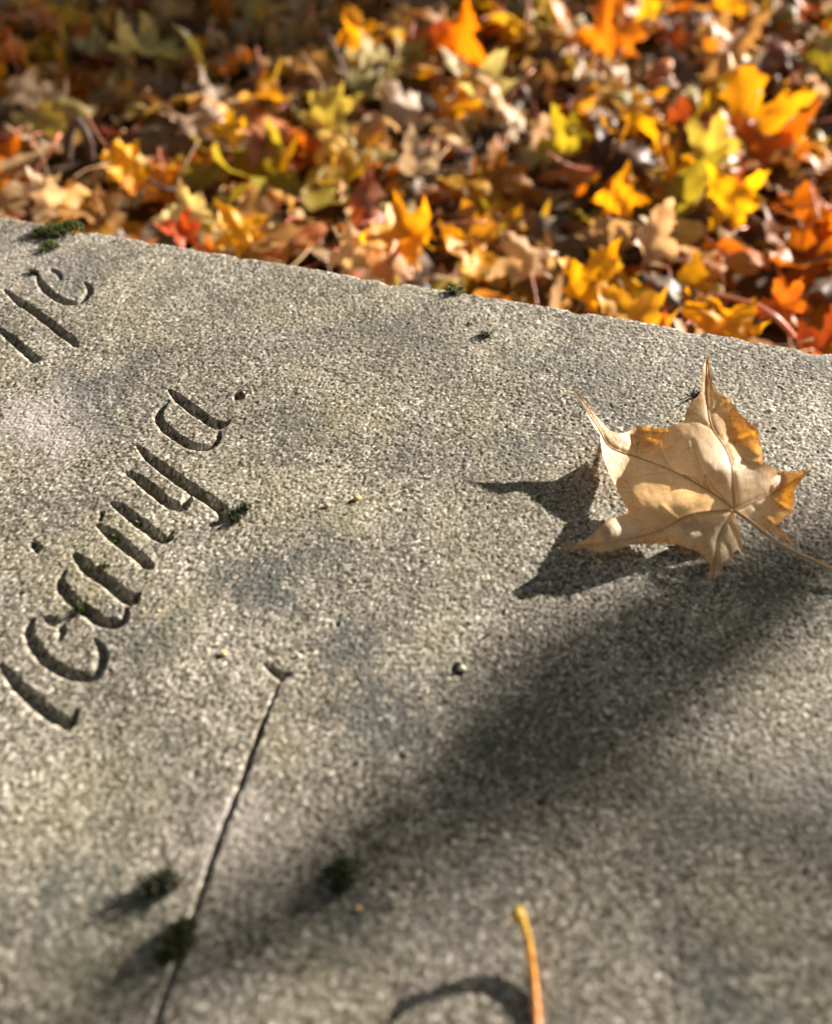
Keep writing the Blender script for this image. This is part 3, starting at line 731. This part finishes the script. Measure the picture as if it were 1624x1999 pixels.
# ------------------------------------------------------------------ loose stalk in front
st = smoothline([(956, 1569, 16.5), (961, 1574, 14), (967, 1592, 10), (972, 1615, 6.5), (977, 1655, 3.6), (981, 1695, 2.0), (984, 1745, 1.5), (985, 1800, 1.4), (982, 1860, 1.3), (976, 1900, 1.4)], 6)
pts = [np.array(at(x, y, z / 1000)) for x, y, z in st]; k = len(pts)
b0 = np.array([pts[-1][0], pts[-1][1], 0])
rad = []
for i in range(k):
    s = i / (k - 1); rad.append(.0013 + .0003 * s + .0017 * max(0, 1 - s / .12) ** 1.1 + .0002 * math.sin(i * 1.7))
Vp, Fp = tube([p - b0 for p in pts], rad, 10)
o = link('leaf_stalk', mesh('leaf_stalk', Vp, Fp), M_STALK); o.location = b0
tag(o, 'bare orange leaf stalk with swollen tip rising at the front of the slab', 'stalk')

# pink stalk and twigs in the leaf carpet
def stick(name, pts, r0, r1, mat, label, cat):
    S = smoothline(pts, 6); P_ = [np.array(at(x, y, GROUND + z)) for x, y, z in S]; k = len(P_)
    b = P_[0] * np.array([1, 1, 0]) + np.array([0, 0, GROUND])
    V, Fc = tube([p - b for p in P_], [r0 + (r1 - r0) * i / (k - 1) for i in range(k)], 7)
    o = link(name, mesh(name, V, Fc), mat); o.location = b
    return tag(o, label, cat)
stick('leaf_stalk', [(1346, 752, .06), (1335, 738, .075), (1318, 722, .085), (1290, 706, .085), (1262, 698, .08), (1236, 692, .07)], .0028, .0018, M_PINK, 'pink curved leaf stalk arching over golden leaves at the right slab edge', 'stalk')
stick('twig', [(682, 312, .07), (694, 338, .075), (704, 362, .07), (716, 392, .05)], .003, .004, M_TWIG, 'thin dark twig below the upright orange-yellow leaf', 'twig')
stick('twig', [(318, 500, .05), (322, 462, .085), (334, 448, .10), (348, 470, .09), (352, 500, .05)], .006, .005, M_TWIG, 'dark arched twig left of the golden pointed leaf', 'twig')
stick('twig', [(432, 531, .06), (452, 540, .065), (478, 547, .055)], .003, .002, M_TWIG, 'short dark twig at the stem of the golden pointed leaf', 'twig')

# ------------------------------------------------------------------ moss
def moss(px, py, width, depth, height, shoots, label, seed, zoff=0.0, ang=0.0, dark=1.0):
    r = random.Random(seed); V = []; Fc = []; C = []
    clumps = [(0, 0, .62)] + [(r.uniform(-.75, .75), r.uniform(-.75, .75), r.uniform(.25, .5)) for _ in range(4)]
    for s in range(shoots):
        while True:
            a, b = r.uniform(-1, 1), r.uniform(-1, 1)
            if a * a + b * b < 1: break
        cl = clumps[s % len(clumps)]
        x = (a * cl[2] + cl[0]) * width / 2; y = (b * cl[2] + cl[1]) * depth / 2
        x, y = x * math.cos(ang) - y * math.sin(ang), x * math.sin(ang) + y * math.cos(ang)
        rim = 1 - (a * a + b * b) * .6
        hgt = 1.15 * height * rim * (.55 + .7 * cl[2]) * r.uniform(.6, 1.15)
        dx, dy = a * r.uniform(.1, .7) * hgt + r.uniform(-.2, .2) * hgt, b * r.uniform(.1, .7) * hgt + r.uniform(-.2, .2) * hgt
        pts = [Vector((x + dx * t * t, y + dy * t * t, -.0006 + hgt * t)) for t in (0, .35, .7, 1)]
        tv, tf = tube(pts, [.00024, .0002, .00016, .00005], 3, False)
        k = len(V); V += tv; Fc += [tuple(i + k for i in f) for f in tf]
        gcol = r.choice([(.035, .06, .010), (.06, .10, .014), (.022, .038, .010), (.10, .12, .02), (.11, .09, .025)])
        gcol = tuple(q * r.uniform(.7, 1.3) * dark for q in gcol)
        C += [gcol] * len(tv)
        for j in range(13):
            t = r.uniform(.12, 1); p = Vector((x + dx * t * t, y + dy * t * t, -.0006 + hgt * t))
            an = r.uniform(0, 6.28); ln = r.uniform(.0008, .0017); wd = ln * .20
            d = Vector((math.cos(an), math.sin(an), r.uniform(.2, 1.1))).normalized(); sd_ = Vector((-math.sin(an), math.cos(an), 0))
            k = len(V); V += [p - sd_ * wd, p + sd_ * wd, p + d * ln * .6 + sd_ * wd * .8, p + d * ln, p + d * ln * .6 - sd_ * wd * .8]
            Fc.append((k, k + 1, k + 2, k + 3, k + 4)); C += [gcol] * 5
    me = mesh('moss_tuft', V, Fc, True)
    at_ = me.attributes.new('col', 'FLOAT_COLOR', 'POINT'); at_.data.foreach_set('color', np.array([(*c, 1) for c in C], np.float32).ravel())
    o = link('moss_tuft', me, M_MOSS); P = at(px, py, zoff); o.location = P
    return tag(o, label, 'moss', 'moss tufts on the slab')
E_ANG = math.atan2(ed[1], ed[0])
moss(318, 605, .042, .028, .0085, 420, 'broad green moss cushion on the far edge of the slab', 1, -.001, .6, 1.35)
moss(298, 626, .018, .016, .005, 80, 'thin trailing moss fringe below the broad moss cushion', 12, -.0002, 0, 1.6)
moss(866, 690, .0115, .009, .0055, 60, 'small green moss tuft on the middle of the slab edge', 2, 0, 0, 1.3)
moss(912, 752, .0070, .006, .0045, 34, 'tiny dark moss tuft below the slab-edge tuft, right of its bare patch', 3, 0, 0, .7)
moss(887, 735, .0030, .003, .0022, 12, 'smallest dark moss speck left of the tiny moss tuft', 13, 0, 0, .6)
moss(562, 1004, .0125, .010, .0065, 70, 'dark moss tuft at the tail of the carved word', 4, -.0005, .4, .45)
moss(455, 1530, .0125, .011, .0085, 130, 'blurred dark moss tuft left of the ruled line, upper of two', 5, 0, 0, .42)
moss(474, 1606, .0150, .013, .0095, 170, 'blurred dark moss tuft growing in the ruled line near the front', 6, 0, 0, .42)
moss(714, 1512, .0150, .013, .0090, 170, 'blurred round dark moss tuft right of the ruled line', 7, 0, 0, .42)
moss(371, 1078, .0050, .005, .0045, 26, 'little green moss tuft in the crossed carved letter', 8, -.0015)
moss(338, 1134, .0065, .007, .0050, 34, 'little moss tuft between the capital and the round carved letter', 9, -.0022)
moss(387, 1040, .0036, .0036, .0036, 16, 'tiny moss speck in the groove of the leaning carved stroke', 10, -.0022)
moss(420, 1016, .0036, .0036, .0036, 16, 'tiny moss speck in the carved groove nearest the long-tailed letter', 11, -.0022)
moss(273, 662, .0062, .005, .0040, 30, 'small black-green moss bit beside the upper carved letter', 14, 0, 0, .55)
moss(1211, 836, .0075, .0055, .0060, 34, 'dark moss bit hidden beside the top lobe of the tan leaf', 15, 0, 0, .4)

# ------------------------------------------------------------------ grit and seeds
def grit(px, py, sx, sy, sz, mat, label, seed, name='grit_grain', cat='grit', ang=0.0, zo=0.0):
    r = random.Random(seed); V = []; Fc = []; nu_, nv_ = 9, 6
    for j in range(1, nv_):
        for i in range(nu_):
            a = 2 * math.pi * i / nu_; b = math.pi * j / nv_; q = r.uniform(.82, 1.12)
            V.append((sx * q * math.cos(a) * math.sin(b), sy * q * math.sin(a) * math.sin(b), sz * q * math.cos(b)))
    for j in range(nv_ - 2):
        for i in range(nu_): Fc.append((j * nu_ + i, (j + 1) * nu_ + i, (j + 1) * nu_ + (i + 1) % nu_, j * nu_ + (i + 1) % nu_))
    Fc.append(tuple(range(nu_ - 1, -1, -1))[::-1]); m0 = (nv_ - 2) * nu_; Fc.append(tuple(range(m0 + nu_ - 1, m0 - 1, -1)))
    o = link(name, mesh(name, V, Fc), mat); P = at(px, py, sz * .6 + zo); o.location = P; o.rotation_euler = (0, 0, ang)
    return tag(o, label, cat)
grit(729, 980, .0024, .0015, .0013, M_TANGRIT, 'tan flake of grit on the yellow lichen patch', 1, ang=.4)
grit(687, 990, .0016, .0011, .0010, M_TANGRIT, 'small pinkish grain left of the tan flake', 2)
grit(540, 1200, .0018, .0014, .0012, M_TANGRIT, 'tan grain lying left of the head of the ruled line', 3)
grit(877, 1220, .0017, .0014, .0014, M_PEBBLE, 'pale grain in the dark pit at the middle of the slab', 4)
grit(646, 1203, .0013, .0010, .0010, M_PEBBLE, 'pale grain just right of the head of the ruled line', 5)
grit(730, 1560, .0012, .0010, .0012, M_TANGRIT, 'blurred orange grain below the round moss tuft', 6)
grit(914, 1174, .0036, .0008, .0010, M_SEED, 'thin dark seed on the slab below the leaf shadow', 7, 'seed', 'seed', R(38))
grit(1314, 856, .0022, .0018, .0010, M_PEBBLE, 'white grain on the slab right of the leaf top', 8)
grit(448, 1140, .0010, .0009, .0009, M_TANGRIT, 'orange grain right of the carved round letter', 9)

# ------------------------------------------------------------------ trees whose trunks shade the slab and the leaves (beyond the picture's right)
def tree(base, lean, r0, height, seed, label, dense=26, spread=.3, nb=11, low=.62):
    r = random.Random(seed)
    root = bpy.data.objects.new('young_tree', None); col.objects.link(root); root.location = base
    tag(root, label, 'tree', 'trees to the right of the slab')
    ln = Vector(lean)
    pts = []; rad = []
    for i in range(15):
        t = i / 14
        pts.append(Vector((ln.x * t * height + .12 * r0 * math.sin(t * 9 + seed), ln.y * t * height + .12 * r0 * math.cos(t * 7 + seed), t * height)))
        rad.append(r0 * (1 + .5 * max(0, 1 - t / .06)) * (1 - .72 * t))
    V, Fc = tube(pts, rad, 12); link('trunk', mesh('trunk', V, Fc), M_BARK, root)
    ends = []
    for b in range(nb):
        t = r.uniform(low, .97); p = pts[int(t * 14)]; a = r.uniform(0, 6.28); l = height * .30 * (1.25 - t)
        q = [p + Vector((math.cos(a) * l * s, math.sin(a) * l * s, l * .8 * s * (1 - .3 * s))) for s in (0, .3, .65, 1)]
        V, Fc = tube(q, [rad[int(t * 14)] * .5 * (1 - .8 * s) for s in (0, .3, .65, 1)], 6)
        link('limb', mesh('limb', V, Fc), M_BARK, root)
        ends += [q[2], q[3], (q[1] + q[2]) / 2]
    V = []; T = []; k = 0
    lf = np.array([(0, 0, 0), (.5, .35, .1), (.22, .6, .05), (0, 1, -.05), (-.22, .6, .05), (-.5, .35, .1)]); lt = np.array([(0, 1, 2), (0, 2, 3), (0, 3, 4), (0, 4, 5)])
    for e in ends:
        for j in range(dense):
            c = e + Vector((r.gauss(0, spread), r.gauss(0, spread), r.gauss(0, spread * .7)))
            Mx = np.array(Euler((r.uniform(0, 6), r.uniform(0, 6), r.uniform(0, 6))).to_matrix()) * r.uniform(.10, .15)
            V.append(lf @ Mx.T + np.array(c)); T.append(lt + k); k += 6
    me = fastmesh('crown', np.concatenate(V), np.concatenate(T)); me.materials.append(M_LEAF)
    o = link('crown', me, None, root); o.color = (.30, .28, .05, 1)
    return root
def shade_from(px, py, zplane, dist):
    """foot of an upright that stands dist metres towards the sun from the point at pixel (px, py)"""
    P = at(px, py, zplane); hx = Vector((L.x, L.y, 0)).normalized()
    return P + hx * dist
SA = Vector((-math.sin(R(AZ)), math.cos(R(AZ)), 0)); SH = Vector((L.x, L.y, 0)).normalized()
b = at(900, 1400) + SH * 4.3 - SA * 1.3
sap = tree((b.x, b.y, GROUND), (0, 0, 0), .03, 4.2, 1, 'slender young tree with a low leafy branch, right of the slab')
SHADE = [((1170, 1105), .026), ((1330, 1060), .030), ((300, 1700), .026), ((470, 1700), .024), ((1110, 1135), 0.027), ((1010, 1185), 0.025), ((1250, 1085), 0.031), ((935, 1265), 0.029), ((1020, 1240), 0.031), ((860, 1300), 0.018), ((1365, 1085), 0.045), ((1290, 1150), 0.042), ((1180, 1170), 0.034), ((1200, 1240), 0.040), ((1080, 1235), 0.036), ((1060, 1320), 0.042), ((985, 1290), 0.033), ((965, 1400), 0.042), ((890, 1345), 0.031),
         ((850, 1435), 0.036), ((760, 1420), 0.025), ((735, 1505), 0.027), ((600, 1560), 0.021), ((545, 1660), 0.024), ((400, 1650), 0.024), ((330, 1720), 0.024)]
tips = []
for k, ((px, py), sz) in enumerate(SHADE):
    P = at(px, py) + L * (3.7 + random.uniform(-.6, .6))
    tips.append(P)
    n_ = (L + Vector((random.uniform(-.5, .5), random.uniform(-.5, .5), random.uniform(-.3, .3)))).normalized()
    o = bpy.data.objects.new('leaf', hi_me[NV + k % 8]); col.objects.link(o); o.parent = sap; o.color = (.62, .38, .04, 1)
    rot = basis(n_, random.uniform(0, 6.28)); ctr = rot @ (Vector(HI[NV + k % 8][0].mean(0)) * sz)
    o.matrix_local = Matrix.Translation(P - ctr - Vector((b.x, b.y, GROUND))) @ rot.to_4x4() @ Matrix.Scale(sz, 4)
st0 = Vector((b.x, b.y, GROUND + .75)); mid = sum(tips, Vector()) / len(tips) - SA * .12
for P in tips:
    pts = smoothline([st0, st0.lerp(mid, .6) + Vector((0, 0, .08)), mid.lerp(P, .5), P], 5)
    Vt, Ft = tube([Vector(q) - Vector((b.x, b.y, GROUND)) for q in pts], [.0016 * (1 - .85 * i / (len(pts) - 1)) ** 2 + .0005 for i in range(len(pts))], 5)
    link('twig', mesh('twig', Vt, Ft), M_BARK, sap)
b = shade_from(430, 352, GROUND, 7.5)
tree((b.x, b.y, GROUND), (.01, 0, 0), .30, 9.0, 2, 'thicker tree standing far to the right of the leaf carpet')

b = shade_from(860, 300, GROUND, 9.0)
tree((b.x, b.y, GROUND), (0, .008, 0), .13, 9.0, 3, 'second tree standing far to the right, behind the thicker one')
# many-stemmed shrub added farther off, unseen: its thin stems dim the slab's front
SA = Vector((-math.sin(R(AZ)), math.cos(R(AZ)), 0)); SH = Vector((L.x, L.y, 0)).normalized()
sb = SH * 10.5; sh_r = bpy.data.objects.new('shrub', None); col.objects.link(sh_r); sh_r.location = (sb.x, sb.y, GROUND)
tag(sh_r, 'many-stemmed bare shrub added far to the right to dim the slab front', 'shrub')
for k in range(6):
    wv = [-.045, -.07, -.10, -.14, -.19, -.26][k]
    o0 = SA * wv + SH * random.uniform(-.5, .5); rr_ = random.uniform(.0020, .0036)
    ln = random.uniform(-.004, .004)
    pts = [o0 + SA * (ln * (z - 3.1) + .006 * math.sin(z * 2.3 + k)) + Vector((0, 0, z)) for z in np.linspace(-.05, 4.6, 16)]
    Vt, Ft = tube(pts, [rr_ * (1.7 - .15 * z_) for z_ in np.linspace(0, 4.6, 16)], 6)
    link('stem', mesh('stem', Vt, Ft), M_BARK, sh_r)

# unseen ring of trees added outside the picture to block most of the sky
proto = tree((-4.6, 3.4, GROUND), (.01, .01, 0), .14, 9.0, 5, 'autumn tree added to block the sky, left of the picture, nearest the slab', 300, .6, 22, .25)
proto['group'] = 'added trees that block the sky'
for k in range(10):
    azk = 75 + k * 30 + random.uniform(-4, 4); d = random.choice([5.0, 6.5, 8.5]) + random.uniform(-.6, .6)
    if 70 < azk < 115: d += 3.5
    r_ = proto.copy(); col.objects.link(r_)
    r_.location = (d * math.cos(R(azk)), d * math.sin(R(azk)), GROUND); r_.rotation_euler = (0, 0, random.uniform(0, 6.28)); q = random.uniform(1.0, 1.35); r_.scale = (q, q, q)
    r_['label'] = 'autumn tree of the wood outside the picture, towards %s o\'clock' % ['twelve', 'eleven', 'ten', 'nine', 'eight', 'seven', 'six', 'five', 'four', 'three'][k]
    for chd in list(proto.children):
        c = chd.copy(); col.objects.link(c); c.parent = r_
        if chd.name.startswith('crown'): c.color = random.choice([(.50, .32, .05, 1), (.25, .26, .06, 1), (.16, .20, .05, 1), (.22, .22, .06, 1)])
